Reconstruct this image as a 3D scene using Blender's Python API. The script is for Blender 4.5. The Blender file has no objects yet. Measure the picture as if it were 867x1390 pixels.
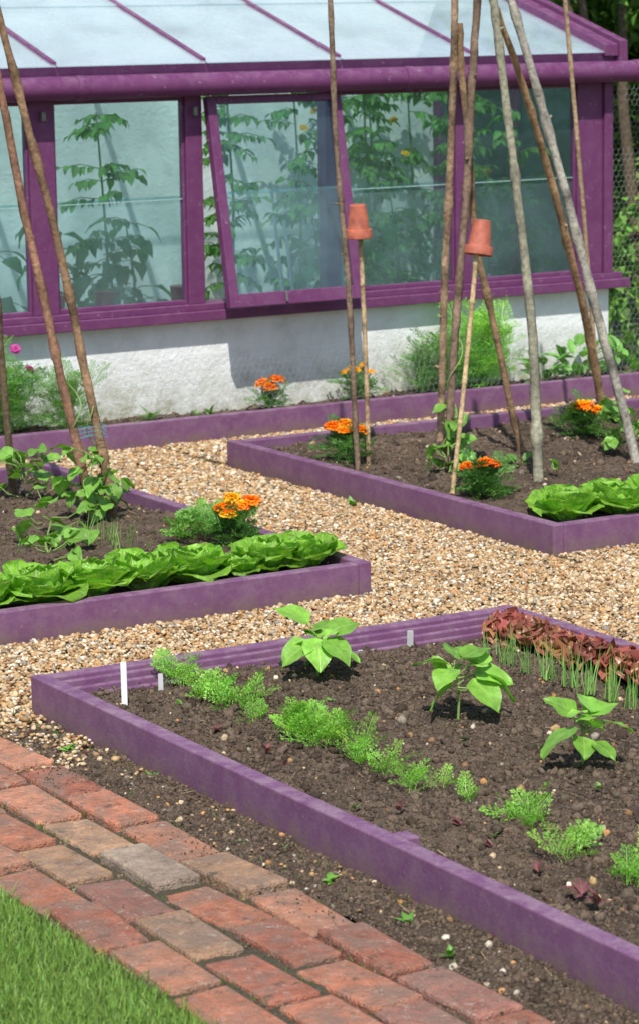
import bpy, numpy as np, math
from mathutils import Vector, Matrix
rng=np.random.default_rng(7)
sc=bpy.context.scene
col0=bpy.context.collection
rad=math.radians
# ---------------------------------------------------------------- builders
class MB:
    def __init__(s): s.V=[];s.Q=[];s.T=[];s.C=[];s.L=[];s.n=0
    def add(s,v,f,col,luv=None):
        v=np.asarray(v,np.float32).reshape(-1,3); f=np.asarray(f,np.int64)
        c=np.asarray(col,np.float32)
        if c.ndim==1: c=np.tile(c,(len(v),1))
        if luv is None: luv=np.full((len(v),3),.5,np.float32)
        s.V.append(v);s.C.append(c);s.L.append(np.asarray(luv,np.float32))
        (s.Q if f.shape[1]==4 else s.T).append(f+s.n); s.n+=len(v)
    def many(s,tv,tf,R,loc,cols,luv=None,scale=None):
        K=len(loc); tv=np.asarray(tv)
        if scale is not None:
            sc_=np.asarray(scale)
            if sc_.ndim==1: sc_=sc_[:,None]
            vv=tv[None]*sc_[:,None,:]
        else: vv=np.broadcast_to(tv[None],(K,)+tv.shape)
        v=np.einsum('kij,knj->kni',R,vv)+np.asarray(loc)[:,None,:]
        n=len(tv); f=(np.asarray(tf)[None]+(np.arange(K)*n)[:,None,None]).reshape(-1,np.asarray(tf).shape[1])
        cc=np.asarray(cols)
        if cc.ndim==1: cc=np.tile(cc,(K,1))
        c=np.repeat(cc,n,0) if cc.ndim==2 else cc.reshape(-1,3)
        l=None
        if luv is not None:
            l=np.tile(luv,(K,1)).astype(np.float32); l[:,2]=np.repeat(rng.random(K),n)
        s.add(v.reshape(-1,3),f,c,l)
    def build(s,name,mat,parent=None,smooth=True,bevel=0):
        me=bpy.data.meshes.new(name); V=np.concatenate(s.V)
        Q=np.concatenate(s.Q) if s.Q else np.zeros((0,4),int); T=np.concatenate(s.T) if s.T else np.zeros((0,3),int)
        me.vertices.add(len(V)); me.vertices.foreach_set('co',V.ravel())
        li=np.concatenate([Q.ravel(),T.ravel()]).astype(np.int32)
        me.loops.add(len(li)); me.loops.foreach_set('vertex_index',li)
        st=np.concatenate([np.arange(len(Q))*4,len(Q)*4+np.arange(len(T))*3]).astype(np.int32)
        me.polygons.add(len(st)); me.polygons.foreach_set('loop_start',st)
        me.polygons.foreach_set('use_smooth',np.full(len(st),smooth))
        me.update(calc_edges=True)
        for nm,dat in(('Col',s.C),('luv',s.L)):
            a=me.color_attributes.new(nm,'FLOAT_COLOR','POINT'); d=np.concatenate(dat)
            a.data.foreach_set('color',np.concatenate([d,np.ones((len(d),1),np.float32)],1).ravel())
        me.materials.append(mat)
        o=bpy.data.objects.new(name,me); col0.objects.link(o)
        if parent: o.parent=parent
        if bevel:
            m=o.modifiers.new('b','BEVEL'); m.width=bevel; m.segments=2; m.limit_method='ANGLE'
        return o
def empty(name,loc=(0,0,0)):
    e=bpy.data.objects.new(name,None); e.empty_display_size=.1; col0.objects.link(e); return e
BF=np.array([[0,3,2,1],[4,5,6,7],[0,1,5,4],[1,2,6,5],[2,3,7,6],[3,0,4,7]])
def box(mb,x0,x1,y0,y1,z0,z1,col=(1,1,1),M=None):
    v=np.array([[x0,y0,z0],[x1,y0,z0],[x1,y1,z0],[x0,y1,z0],[x0,y0,z1],[x1,y0,z1],[x1,y1,z1],[x0,y1,z1]],float)
    if M is not None: v=np.array([tuple(M@Vector(p)) for p in v])
    mb.add(v,BF,col)
def frames(az,el,roll):
    az,el,roll=[np.atleast_1d(np.asarray(q,float)) for q in np.broadcast_arrays(az,el,roll)]
    a=np.stack([np.cos(el)*np.cos(az),np.cos(el)*np.sin(az),np.sin(el)],1)
    s0=np.stack([np.sin(az),-np.cos(az),0*az],1); n0=np.cross(s0,a)
    s=s0*np.cos(roll)[:,None]+n0*np.sin(roll)[:,None]; n=-s0*np.sin(roll)[:,None]+n0*np.cos(roll)[:,None]
    return np.stack([s,a,n],2)
def randrot(K): return frames(rng.uniform(0,6.283,K),np.arcsin(rng.uniform(-1,1,K)),rng.uniform(0,6.283,K))
def grid_faces(nv,nu):
    i=np.arange(nv-1)[:,None]*nu+np.arange(nu-1)[None]; i=i.ravel()
    return np.stack([i,i+1,i+nu+1,i+nu],1)
def w_bean(t): return np.sin(np.pi*np.clip(t,0,1)**.52)**.85
def w_lett(t):
    return np.where(t<.55,.30+.70*np.sin(np.pi/2*t/.55),np.sqrt(np.clip(1-((t-.55)/.45)**2,0.0,1)))
def w_lance(t): return np.sin(np.pi*t**.75)
def leaf(L,W,w=w_bean,nv=8,nu=7,droop=.5,fold=.2,ruf=0,rk=14,heart=0,bump=0,curl0=0):
    t=np.linspace(0,1,nv); u=np.linspace(-1,1,nu)
    th=curl0+droop*t; dy=np.cos(th)/(nv-1); dz=-np.sin(th)/(nv-1)
    yy=np.concatenate([[0],np.cumsum(dy[:-1])])*L; zz=np.concatenate([[0],np.cumsum(dz[:-1])])*L
    T,U=np.meshgrid(t,u,indexing='ij'); ww=w(T)
    X=U*W/2*ww; ph=rng.uniform(0,6,2)
    lift=fold*np.abs(U)**1.4*W/2*ww + ruf*np.abs(U)**2*np.sin(rk*T+ph[0]+(U>0)*2+U)*(.4+.6*T)
    lift=lift+ruf*.6*(T**4)*np.sin(U*5+ph[1])
    if bump: lift=lift+rng.normal(0,bump,T.shape)*(ww>.05)
    n_y=np.sin(th)[:,None]; n_z=np.cos(th)[:,None]
    Y=yy[:,None]+lift*n_y - heart*L*np.abs(U)*(1-T)**3; Z=zz[:,None]+lift*n_z
    luv=np.stack([(U+1)/2,T,0*T],-1).reshape(-1,3)
    return np.stack([X,Y,Z],-1).reshape(-1,3),grid_faces(nv,nu),luv
def ico(sub):
    import bmesh
    bm=bmesh.new(); bmesh.ops.create_icosphere(bm,subdivisions=sub,radius=1)
    v=np.array([tuple(x.co) for x in bm.verts]); f=np.array([[q.index for q in p.verts] for p in bm.faces]); bm.free(); return v,f
I1,F1=ico(1); I2,F2=ico(2)
def tube(mb,pts,r,col=(1,1,1),n=6,wob=0,colvar=0,cap=True):
    pts=np.asarray(pts,float); m=len(pts); r=np.broadcast_to(np.asarray(r,float),(m,))
    tg=np.gradient(pts,axis=0); tg/=np.linalg.norm(tg,axis=1)[:,None]+1e-9
    ref=np.array([0,0,1.]) if abs(tg[:,2]).mean()<.8 else np.array([1.,0,0])
    a=np.cross(tg,ref); a/=np.linalg.norm(a,axis=1)[:,None]; b=np.cross(tg,a)
    an=np.arange(n)/n*2*np.pi
    rr=r[:,None]*(1+wob*rng.normal(size=(m,n)))
    v=pts[:,None]+rr[...,None]*(a[:,None]*np.cos(an)[None,:,None]+b[:,None]*np.sin(an)[None,:,None])
    i=np.arange(m-1)[:,None]*n+np.arange(n)[None]; j=np.arange(m-1)[:,None]*n+(np.arange(n)[None]+1)%n
    f=np.stack([i,j,j+n,i+n],-1).reshape(-1,4)
    c=np.tile(np.asarray(col,float),(m*n,1))*(1+colvar*rng.normal(size=(m,1)).repeat(n,0))
    mb.add(v.reshape(-1,3),f[:, ::-1],c)
    if cap:
        for k in(0,m-1):
            cv=np.vstack([v[k],pts[k]]); ff=np.array([[q,(q+1)%n,n] for q in range(n)]); mb.add(cv,ff if k else ff[:,::-1],col)
def fbm(nx,ny,cells,amps):
    out=np.zeros((nx,ny))
    for c,a in zip(cells,amps):
        gx,gy=int(nx/c)+3,int(ny/c)+3; g=rng.normal(size=(gx,gy))
        x=np.arange(nx)/c; y=np.arange(ny)/c; xi=x.astype(int); yi=y.astype(int); fx=x-xi; fy=y-yi
        fx=fx*fx*(3-2*fx); fy=fy*fy*(3-2*fy); fx=fx[:,None]; fy=fy[None]
        A=g[np.ix_(xi,yi)];B=g[np.ix_(xi+1,yi)];C=g[np.ix_(xi,yi+1)];D=g[np.ix_(xi+1,yi+1)]
        out+=a*((A*(1-fx)+B*fx)*(1-fy)+(C*(1-fx)+D*fx)*fy)
    return out
# ---------------------------------------------------------------- materials
class NT:
    def __init__(s,name):
        s.m=bpy.data.materials.new(name); s.m.use_nodes=True; s.t=s.m.node_tree; s.t.nodes.clear()
        s.out=s.n('ShaderNodeOutputMaterial')
    def n(s,typ,**k):
        nd=s.t.nodes.new(typ)
        for a,b in k.items():
            if a in('inp',): 
                for q,w in b.items(): s.set(nd.inputs[q],w)
            else: setattr(nd,a,b)
        return nd
    def set(s,i,v):
        if isinstance(v,bpy.types.NodeSocket): s.t.links.new(v,i)
        elif isinstance(v,(tuple,list)) and len(v)==3 and i.type=='RGBA': i.default_value=(*v,1)
        else: i.default_value=v
    def pos(s): return s.n('ShaderNodeNewGeometry').outputs['Position']
    def attr(s,a): return s.n('ShaderNodeAttribute',attribute_name=a)
    def noise(s,scale,detail=3,rough=.6,vec=None,out='Fac',dist=0):
        return s.n('ShaderNodeTexNoise',inp={'Vector':vec or s.pos(),'Scale':scale,'Detail':detail,'Roughness':rough,'Distortion':dist}).outputs[out]
    def ramp(s,fac,stops,interp='LINEAR'):
        r=s.n('ShaderNodeValToRGB'); r.color_ramp.interpolation=interp; e=r.color_ramp.elements
        while len(e)<len(stops): e.new(.5)
        for q,(p,c) in zip(e,stops): q.position=p; q.color=(*c,1) if len(c)==3 else c
        s.set(r.inputs[0],fac); return r.outputs[0]
    def math(s,op,a,b=0,c=0,clamp=False):
        m=s.n('ShaderNodeMath',operation=op,use_clamp=clamp); s.set(m.inputs[0],a); s.set(m.inputs[1],b); s.set(m.inputs[2],c); return m.outputs[0]
    def mix(s,f,a,b,bt='MIX'):
        m=s.n('ShaderNodeMix',data_type='RGBA',blend_type=bt); s.set(m.inputs[0],f); s.set(m.inputs[6],a); s.set(m.inputs[7],b); return m.outputs[2]
    def bump(s,h,strength=.3,dist=.01): return s.n('ShaderNodeBump',inp={'Height':h,'Strength':strength,'Distance':dist}).outputs[0]
    def pbr(s,**k):
        p=s.n('ShaderNodeBsdfPrincipled')
        for a,b in k.items(): s.set(p.inputs[a.replace('_',' ')],b)
        return p.outputs[0]
    def done(s,sh): s.t.links.new(sh,s.out.inputs[0]); return s.m
def rgb(c): return (c,c,c)
def M_attr(name,rough=.85,nscale=60,namp=.35,bs=.4,bd=.004,spec=.3,det=3):
    n=NT(name); c=n.attr('Col').outputs['Color']; z=n.noise(nscale,det)
    f=n.ramp(z,[(.25,rgb(1-namp)),(.75,rgb(1+namp))])
    c=n.mix(1,c,f,'MULTIPLY')
    k=dict(Base_Color=c,Roughness=rough,Specular_IOR_Level=spec)
    if bs: k['Normal']=n.bump(z,bs,bd)
    return n.done(n.pbr(**k))
def M_paint(name,c,c2,fade,chipc=(.30,.24,.2),dk=.28,low=False):
    n=NT(name); z=n.noise(7,4,.65); z2=n.noise(120,2,.6)
    base=n.mix(n.ramp(z,[(.3,rgb(0)),(.7,rgb(1))]),c,c2)
    geo=n.n('ShaderNodeNewGeometry'); up=n.n('ShaderNodeSeparateXYZ',inp={0:geo.outputs['Normal']}).outputs[2]
    dn=n.noise(18,5,.78)
    dirt=n.math('MULTIPLY',n.ramp(dn,[(.43,rgb(0)),(.62,rgb(1))]),n.math('MULTIPLY_ADD',up,.38,dk,clamp=True))
    base=n.mix(dirt,base,fade)
    chips=n.ramp(n.noise(34,5,.85),[(.63,rgb(0)),(.66,rgb(1))])
    base=n.mix(n.math('MULTIPLY',chips,.7),base,chipc)
    if low:
        h=n.n('ShaderNodeSeparateXYZ',inp={0:geo.outputs['Position']}).outputs[2]
        lo=n.math('MULTIPLY',n.math('MULTIPLY_ADD',h,-1/.055,1.0,clamp=True),n.ramp(dn,[(.35,rgb(.1)),(.6,rgb(1))]))
        base=n.mix(lo,base,(.17,.12,.085))
    return n.done(n.pbr(Base_Color=base,Roughness=n.ramp(z2,[(.3,rgb(.4)),(.7,rgb(.65))]),Specular_IOR_Level=.35,Normal=n.bump(z2,.2,.004)))
def M_leaf(name,vein=.5,rough=.42,trans=.3,bumps=.3,ns=45,veincol=(.38,.52,.16),nveins=7.,gain=1.5,spec=.45):
    n=NT(name); c=n.attr('Col').outputs['Color']
    if vein>0:
        sp=n.n('ShaderNodeSeparateColor'); n.set(sp.inputs[0],n.attr('luv').outputs['Color'])
        au=n.math('ABSOLUTE',n.math('SUBTRACT',sp.outputs[0],.5))
        mid=n.ramp(au,[(.0,rgb(1)),(.05,rgb(0))])
        sv=n.math('PINGPONG',n.math('MULTIPLY',n.math('SUBTRACT',sp.outputs[1],n.math('MULTIPLY',au,.75)),nveins),.5)
        side=n.ramp(sv,[(0,rgb(1)),(.10,rgb(0))])
        vm=n.math('MAXIMUM',mid,n.math('MULTIPLY',side,.6))
        z=n.noise(ns,2,.6)
        c=n.mix(1,c,n.ramp(z,[(.25,rgb(.72*gain)),(.75,rgb(1.28*gain))]),'MULTIPLY')
        c=n.mix(n.math('MULTIPLY',vm,vein),c,veincol)
        b=n.bump(n.math('ADD',z,n.math('MULTIPLY',vm,-.5)),bumps,.006)
    else:
        c=n.mix(1,c,rgb(gain),'MULTIPLY'); b=None
    k=dict(Base_Color=c,Roughness=rough,Specular_IOR_Level=spec)
    tr=n.n('ShaderNodeBsdfTranslucent'); n.set(tr.inputs[0],n.mix(1,c,(1.25,1.35,.6),'MULTIPLY'))
    if b: k['Normal']=b; n.set(tr.inputs[1],b)
    p=n.pbr(**k)
    mx=n.n('ShaderNodeMixShader'); mx.inputs[0].default_value=trans
    n.t.links.new(p,mx.inputs[1]); n.t.links.new(tr.outputs[0],mx.inputs[2])
    return n.done(mx.outputs[0])
purple_bed=M_paint('purple_bed_paint',(.148,.058,.132),(.19,.085,.17),(.30,.20,.25),low=True)
purple_gh=M_paint('purple_frame_paint',(.118,.026,.098),(.15,.040,.122),(.25,.15,.22),(.4,.33,.33),.12)
leafm=M_leaf('leaf',.55); lettm=M_leaf('lettuce_leaf',.6,.36,.35,.7,60,(.60,.70,.34),5.,1.25)
redm=M_leaf('red_lettuce_leaf',0,.33,.25,gain=1.3)
finem=M_leaf('fine_foliage',0,.5,.28,gain=1.65)
gmat=M_leaf('greenhouse_foliage',.2,.5,.35,.3,gain=1.7)
petal=M_leaf('petal',0,.55,.3,gain=1.1)
stone=M_attr('gravel_stone',.65,200,.2,.0,.002,det=2)
soilm=M_attr('soil',.95,190,.5,0,.005,.15,3)
bark=M_attr('bark',.85,60,.55,.8,.006,.2,4)
def brick_mat():
    n=NT('brick'); c=n.attr('Col').outputs['Color']; z=n.noise(26,4,.7)
    c=n.mix(1,c,n.ramp(z,[(.25,rgb(.6)),(.75,rgb(1.4))]),'MULTIPLY')
    c=n.mix(n.ramp(n.noise(9,5,.8),[(.43,rgb(0)),(.60,rgb(.75))]),c,(.21,.155,.12))
    c=n.mix(n.ramp(n.noise(45,4,.85,dist=.6),[(.58,rgb(0)),(.66,rgb(.6))]),c,(.48,.40,.32))
    c=n.mix(n.ramp(n.noise(21,4,.8,dist=.3),[(.59,rgb(0)),(.68,rgb(.8))]),c,(.085,.075,.055))
    return n.done(n.pbr(Base_Color=c,Roughness=.85,Specular_IOR_Level=.25,Normal=n.bump(n.math('ADD',z,n.noise(160,2,.7)),.8,.010)))
brickm=brick_mat()
def ground_gravel():
    n=NT('gravel_bed'); v=n.n('ShaderNodeTexVoronoi',inp={'Vector':n.pos(),'Scale':95.}); sp=n.n('ShaderNodeSeparateColor'); n.set(sp.inputs[0],v.outputs['Color'])
    c=n.ramp(sp.outputs[0],[(0,(.16,.1,.05)),(.3,(.36,.25,.12)),(.6,(.44,.31,.16)),(.85,(.52,.41,.27)),(1,(.6,.52,.4))])
    c=n.mix(1,c,n.ramp(v.outputs['Distance'],[(0,rgb(1)),(.8,rgb(.25))]),'MULTIPLY')
    return n.done(n.pbr(Base_Color=c,Roughness=.9))
gravelm=ground_gravel()
def grass_mat():
    n=NT('grass_ground'); z=n.noise(30,4,.7)
    return n.done(n.pbr(Base_Color=n.ramp(z,[(.3,(.03,.05,.012)),(.7,(.08,.14,.03))]),Roughness=.95,Normal=n.bump(z,.8,.02)))
grassm=grass_mat()
def wall_mat(name,c,dirt,zh):
    n=NT(name); p=n.pos(); z=n.noise(5,5,.65)
    h=n.n('ShaderNodeSeparateXYZ',inp={0:p}).outputs[2]
    low=n.math('MULTIPLY_ADD',h,-1/zh,1.0,clamp=True)
    m=n.math('ADD',n.math('MULTIPLY',low,1.15),n.ramp(z,[(.4,rgb(-.0)),(.75,rgb(.55))]))
    m=n.math('MULTIPLY',m,n.ramp(n.noise(14,5,.75),[(.3,rgb(.2)),(.7,rgb(1.15))]),clamp=True)
    return n.done(n.pbr(Base_Color=n.mix(m,c,dirt),Roughness=.9,Normal=n.bump(n.math('ADD',n.noise(60,2,.7),n.noise(12,2)),.5,.008)))
whitew=wall_mat('white_render',(.80,.82,.81),(.36,.36,.27),.30)
backw=wall_mat('white_back_wall',(.84,.87,.86),(.5,.55,.48),.5)
def glass_mat(name,dust,tint=(.80,.93,.90),dc=(.50,.68,.66)):
    n=NT(name); z=n.noise(3.0,5,.7)
    fr=n.n('ShaderNodeFresnel',inp={'IOR':1.42}).outputs[0]
    t=n.n('ShaderNodeBsdfTransparent',inp={0:tint}); g=n.n('ShaderNodeBsdfGlossy',inp={0:(.9,.95,1),'Roughness':.04})
    a=n.n('ShaderNodeMixShader'); n.set(a.inputs[0],fr); n.t.links.new(t.outputs[0],a.inputs[1]); n.t.links.new(g.outputs[0],a.inputs[2])
    d=n.n('ShaderNodeBsdfDiffuse',inp={0:dc}); tr=n.n('ShaderNodeBsdfTranslucent',inp={0:dc})
    b=n.n('ShaderNodeMixShader',inp={0:.45}); n.t.links.new(d.outputs[0],b.inputs[1]); n.t.links.new(tr.outputs[0],b.inputs[2])
    f=n.math('MULTIPLY',n.ramp(z,[(.3,rgb(.3)),(.72,rgb(1.15))]),dust,clamp=True)
    e=n.n('ShaderNodeMixShader'); n.set(e.inputs[0],f); n.t.links.new(a.outputs[0],e.inputs[1]); n.t.links.new(b.outputs[0],e.inputs[2])
    return n.done(e.outputs[0])
gl_up=glass_mat('glass_upper',.065,(.85,.96,.96),(.50,.70,.74)); gl_lo=glass_mat('glass_lower',.19,(.81,.94,.945),dc=(.50,.71,.73)); gl_roof=glass_mat('glass_roof',.46,(.94,.985,.985),dc=(.66,.76,.79))
def simple(name,c,rough=.5,metal=0,ns=40,amp=.2):
    n=NT(name); z=n.noise(ns,4,.65); lo=tuple(q*(1-amp) for q in c); hi=tuple(min(1,q*(1+amp)) for q in c)
    return n.done(n.pbr(Base_Color=n.ramp(z,[(.3,lo),(.7,hi)]),Roughness=rough,Metallic=metal,Normal=n.bump(z,.15,.003)))
terra=simple('terracotta',(.39,.105,.060),.65,0,30,.35); labelm=simple('white_plastic',(.78,.78,.76),.4,0,50,.05)
wirem=simple('galvanised_wire',(.45,.46,.46),.45,.5); stringm=simple('teal_string',(.03,.32,.3),.7)
# ---------------------------------------------------------------- ground
g=MB(); g.add([[-300,-300,-.03],[300,-300,-.03],[300,300,-.03],[-300,300,-.03]],[[0,1,2,3]],(1,1,1)); g.build('ground',grassm)
g=MB(); g.add([[2.0,1.5,-.008],[9,1.5,-.008],[9,9.5,-.008],[2.0,9.5,-.008]],[[0,1,2,3]],(1,1,1)); path=empty('gravel_path'); g.build('gravel_sheet',gravelm,path)
pal=np.array([(.44,.29,.14),(.56,.42,.25),(.24,.135,.065),(.30,.26,.20),(.70,.62,.48),(.49,.26,.10),(.60,.46,.28),(.37,.22,.10)])
def stones(mb,rects,dens,smin=.0038,smax=.0078,z=0.0):
    for(x0,x1,y0,y1) in rects:
        K=int((x1-x0)*(y1-y0)*dens); x=rng.uniform(x0,x1,K); y=rng.uniform(y0,y1,K)
        s=rng.uniform(smin,smax,K)*np.where(rng.random(K)<.08,1.6,1)
        sc_=s[:,None]*np.stack([rng.uniform(.8,1.35,K),rng.uniform(.7,1.1,K),rng.uniform(.5,.8,K)],1)
        R=frames(rng.uniform(0,6.28,K),rng.normal(0,.25,K),rng.normal(0,.25,K))
        c=pal[rng.choice(8,K,p=[.22,.2,.09,.08,.08,.12,.13,.08])]*rng.uniform(.72,1.2,(K,1))
        tv=I1*(1+rng.normal(0,.09,(12,1)))
        mb.many(tv,F1,R,np.stack([x,y,z+rng.uniform(-.002,.006,K)],1),c,scale=sc_)
g=MB()
stones(g,[(2.75,5.9,5.99,6.66),(4.18,4.9,6.66,8.2),(4.18,5.9,5.5,5.99),(4.93,6.2,6.4,6.81)],11500)
stones(g,[(2.0,2.75,5.9,6.66),(4.18,4.9,8.2,9.45),(4.93,7.3,8.93,9.45)],8000,.005,.009)
stones(g,[(4.18,6.4,4.2,5.5),(5.9,7.3,5.5,6.8)],2500,.006,.01)
stones(g,[(2.45,2.74,5.45,5.9)],3500,.004,.007,.004)
stones(g,[(2.58,2.74,4.3,5.45)],450,.003,.006,.004)
g.build('gravel_stones',stone,path)
# ---------------------------------------------------------------- soil
soilc=np.array((.090,.066,.047))
def soil(parent,x0,x1,y0,y1,z,res=.012,amp=.010,clods=2200,fine=6000,name='soil',pebbles=60,cmax=.015,straw=0):
    nx,ny=int((x1-x0)/res)+1,int((y1-y0)/res)+1
    H=fbm(nx,ny,[.35/res,.12/res,.045/res,.02/res],[amp*.6,amp*.5,amp*.3,amp*.28])
    X,Y=np.meshgrid(np.linspace(x0,x1,nx),np.linspace(y0,y1,ny),indexing='ij')
    mb=MB(); tone=1+.30*fbm(nx,ny,[.3/res,.05/res],[.6,.6])
    mb.add(np.stack([X,Y,z+H],-1).reshape(-1,3),grid_faces(nx,ny)[:, ::-1],soilc[None]*np.clip(tone,.5,1.6).reshape(-1,1))
    A=(x1-x0)*(y1-y0)
    def hz(x,y): return z+H[np.clip(((x-x0)/res).astype(int),0,nx-1),np.clip(((y-y0)/res).astype(int),0,ny-1)]
    def sc(K,a,b,pw,tmpl,tf,jit,colf):
        x=rng.uniform(x0+.01,x1-.01,K); y=rng.uniform(y0+.01,y1-.01,K); s=a*(b/a)**(rng.random(K)**pw)
        R=randrot(K)
        for q in range(4):
            m=np.arange(K)%4==q; k=m.sum(); tv=tmpl*(1+rng.normal(0,jit,(len(tmpl),1)))
            mb.many(tv,tf,R[m],np.stack([x[m],y[m],hz(x[m],y[m])+s[m]*.2],1),colf(k),scale=s[m,None]*rng.uniform(.6,1.1,(k,3)))
    cf=lambda k: soilc[None]*rng.uniform(.55,1.65,(k,1))*rng.uniform(.95,1.05,(k,3))
    sc(int(clods*A),.004,cmax,3.0,I2,F2,.16,cf)
    sc(int(fine*A),.002,.006,1.2,I1,F1,.2,cf)
    sc(int(pebbles*A),.004,.014,2.4,I1,F1,.1,lambda k: pal[rng.integers(0,8,k)]*rng.uniform(.6,1.05,(k,1)))
    if straw:
        K=int(straw*A); x=rng.uniform(x0+.02,x1-.02,K); y=rng.uniform(y0+.02,y1-.02,K)
        tv=np.array([[-.5,0,0],[.5,0,0],[.5,1,0],[-.5,1,.0]])
        mb.many(tv,np.array([[0,1,2,3]]),frames(rng.uniform(0,6.28,K),rng.normal(0,.25,K),rng.normal(0,.3,K)),np.stack([x,y,hz(x,y)+.004],1),np.array((.30,.22,.13))[None]*rng.uniform(.5,1.2,(K,1)),scale=np.stack([rng.uniform(.001,.0022,K),rng.uniform(.01,.035,K),np.ones(K)],1))
    mb.build(name,soilm,parent); return hz
def bed(x0,x1,y0,y1,h=.095,th=.042,zs=.055,grooves=False,**k):
    e=empty('raised_bed'); b=MB()
    box(b,x0,x0+th,y0,y1,-.02,h); box(b,x1-th,x1,y0,y1,-.02,h)
    box(b,x0+th,x1-th,y1-th,y1,-.02,h-.002); box(b,x0+th,x1-th,y0,y0+th,-.02,h-.002)
    if grooves:
        for i in range(3):
            yy=y1-th-.002-.021*i; box(b,x0+th+.002,x1-th-.002,yy-.017,yy,-.02,h-.012-.014*i)
    b.build('boards',purple_bed,e,smooth=False,bevel=.004)
    return e,soil(e,x0+th*.7,x1-th*.7,y0+th*.7,y1-th*.7,zs,**k)
FB,hF=bed(2.74,4.16,2.7,5.97,grooves=True,res=.009,clods=2300,fine=13000,zs=.050,pebbles=110,straw=160)
LB,hL=bed(2.0,4.16,6.67,8.85,clods=900,fine=3500,straw=60)
RB,hR=bed(4.92,7.1,6.82,8.90,clods=1200,fine=4500,straw=90)
s_=MB(); box(s_,2.782,2.825,4.36,4.41,-.02,.088); s_.build('corner_peg',purple_bed,FB,False,.003)
BD=empty('border_edging'); b=MB(); box(b,3.2,7.75,9.45,9.49,-.02,.10); b.build('edging_board',purple_bed,BD,False,.004)
hB=soil(BD,3.2,9.5,9.48,9.87,.055,clods=900,fine=2500)
SS=empty('soil_strip'); hS=soil(SS,2.57,2.75,2.6,5.85,.002,amp=.006,clods=2000,fine=16000,pebbles=260,cmax=.010,straw=200)
# ---------------------------------------------------------------- bricks
BP=empty('brick_path'); b=MB(); bc=np.array([(.45,.175,.10),(.39,.145,.09),(.49,.22,.13),(.33,.15,.11),(.34,.26,.19),(.24,.19,.155),(.44,.26,.15)])
cw,cl=.122,.262
for i in range(4):
    for j in range(24):
        xx=2.58-cw*(i+.5)+rng.normal(0,.003); yy=2.2+cl*(j+(.5 if i%2 else 0))+rng.normal(0,.004)
        M=Matrix.Translation((xx,yy,rng.normal(0,.0035)))@Matrix.Rotation(rng.normal(0,.024),4,'Z')@Matrix.Rotation(rng.normal(0,.018),4,'X')@Matrix.Rotation(rng.normal(0,.025),4,'Y')
        hx,hy=cw/2-.0060-rng.uniform(0,.004),cl/2-.0060-rng.uniform(0,.006)
        box(b,-hx,hx,-hy,hy,-.05,.014,bc[rng.choice(7,p=[.28,.22,.18,.15,.05,.03,.09])]*rng.uniform(.78,1.12),M)
b.build('bricks',brickm,BP,False,.007)
b=MB(); nx,ny=60,700; H=fbm(nx,ny,[8,3],[.002,.002]); X,Y=np.meshgrid(np.linspace(2.09,2.585,nx),np.linspace(2.1,8.3,ny),indexing='ij')
b.add(np.stack([X,Y,.002+H],-1).reshape(-1,3),grid_faces(nx,ny)[:, ::-1],(.07,.06,.04))
K=2600; x=rng.uniform(2.1,2.585,K); y=rng.uniform(3.5,6.2,K); b.many(I1,F1,randrot(K),np.stack([x,y,0*x+.002],1),soilc*rng.uniform(.6,2.2,(K,1)),scale=rng.uniform(.002,.0055,K))
K=900; x=2.59-np.abs(rng.normal(0,.05,K)); y=rng.uniform(3.5,6.2,K); b.many(I1,F1,randrot(K),np.stack([x,y,0*x+.016],1),soilc*rng.uniform(.8,2.4,(K,1)),scale=rng.uniform(.001,.003,K))
b.build('joint_soil',soilm,BP)
# ---------------------------------------------------------------- lawn
LW=empty('lawn'); b=MB(); b.add([[-3,-2,.005],[2.075,-2,.005],[2.075,8,.005],[-3,8,.005]],[[0,1,2,3]],(1,1,1)); b.build('turf',grassm,LW)
def blades(mb,x,y,z,h,w,lean,c0,cv=.25):
    K=len(x); tv=np.array([[-.5,0,0],[.5,0,0],[.4,.5,.0],[-.4,.5,.0],[.0,1,.12]]); 
    R=frames(rng.uniform(0,6.28,K),np.pi/2-np.abs(rng.normal(0,lean,K)),rng.uniform(0,6.28,K))
    c=np.array(c0)[None]*rng.uniform(1-cv,1+cv,(K,1))*rng.uniform(.88,1.12,(K,3)); scl=np.stack([w,h,h],1); loc=np.stack([x,y,z],1)
    mb.many(tv,np.array([[0,1,2,3]]),R,loc,c,scale=scl); mb.many(tv[2:],np.array([[1,0,2]]),R,loc,c,scale=scl)
b=MB(); K=36000; x=rng.uniform(1.5,2.08,K)+rng.normal(0,.012,K); y=rng.uniform(3.7,5.1,K)
blades(b,x,y,0*x+.003,rng.uniform(.012,.038,K),rng.uniform(.002,.0035,K),.6,(.125,.205,.042),.45)
K=20000; x=rng.uniform(0.4,2.07,K); y=rng.uniform(3,7,K); blades(b,x,y,0*x+.003,rng.uniform(.02,.036,K),rng.uniform(.003,.005,K),.5,(.125,.20,.04))
K=700; x=rng.uniform(2.1,2.74,K); x=np.where(rng.random(K)<.75,2.58-np.round((2.58-x)/.122)*.122,x)+rng.normal(0,.003,K); y=rng.uniform(3.9,6,K); blades(b,x,y,0*x+.003,rng.uniform(.007,.018,K),rng.uniform(.002,.004,K),.7,(.07,.12,.025))
b.build('grass_blades',finem,LW)
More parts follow.
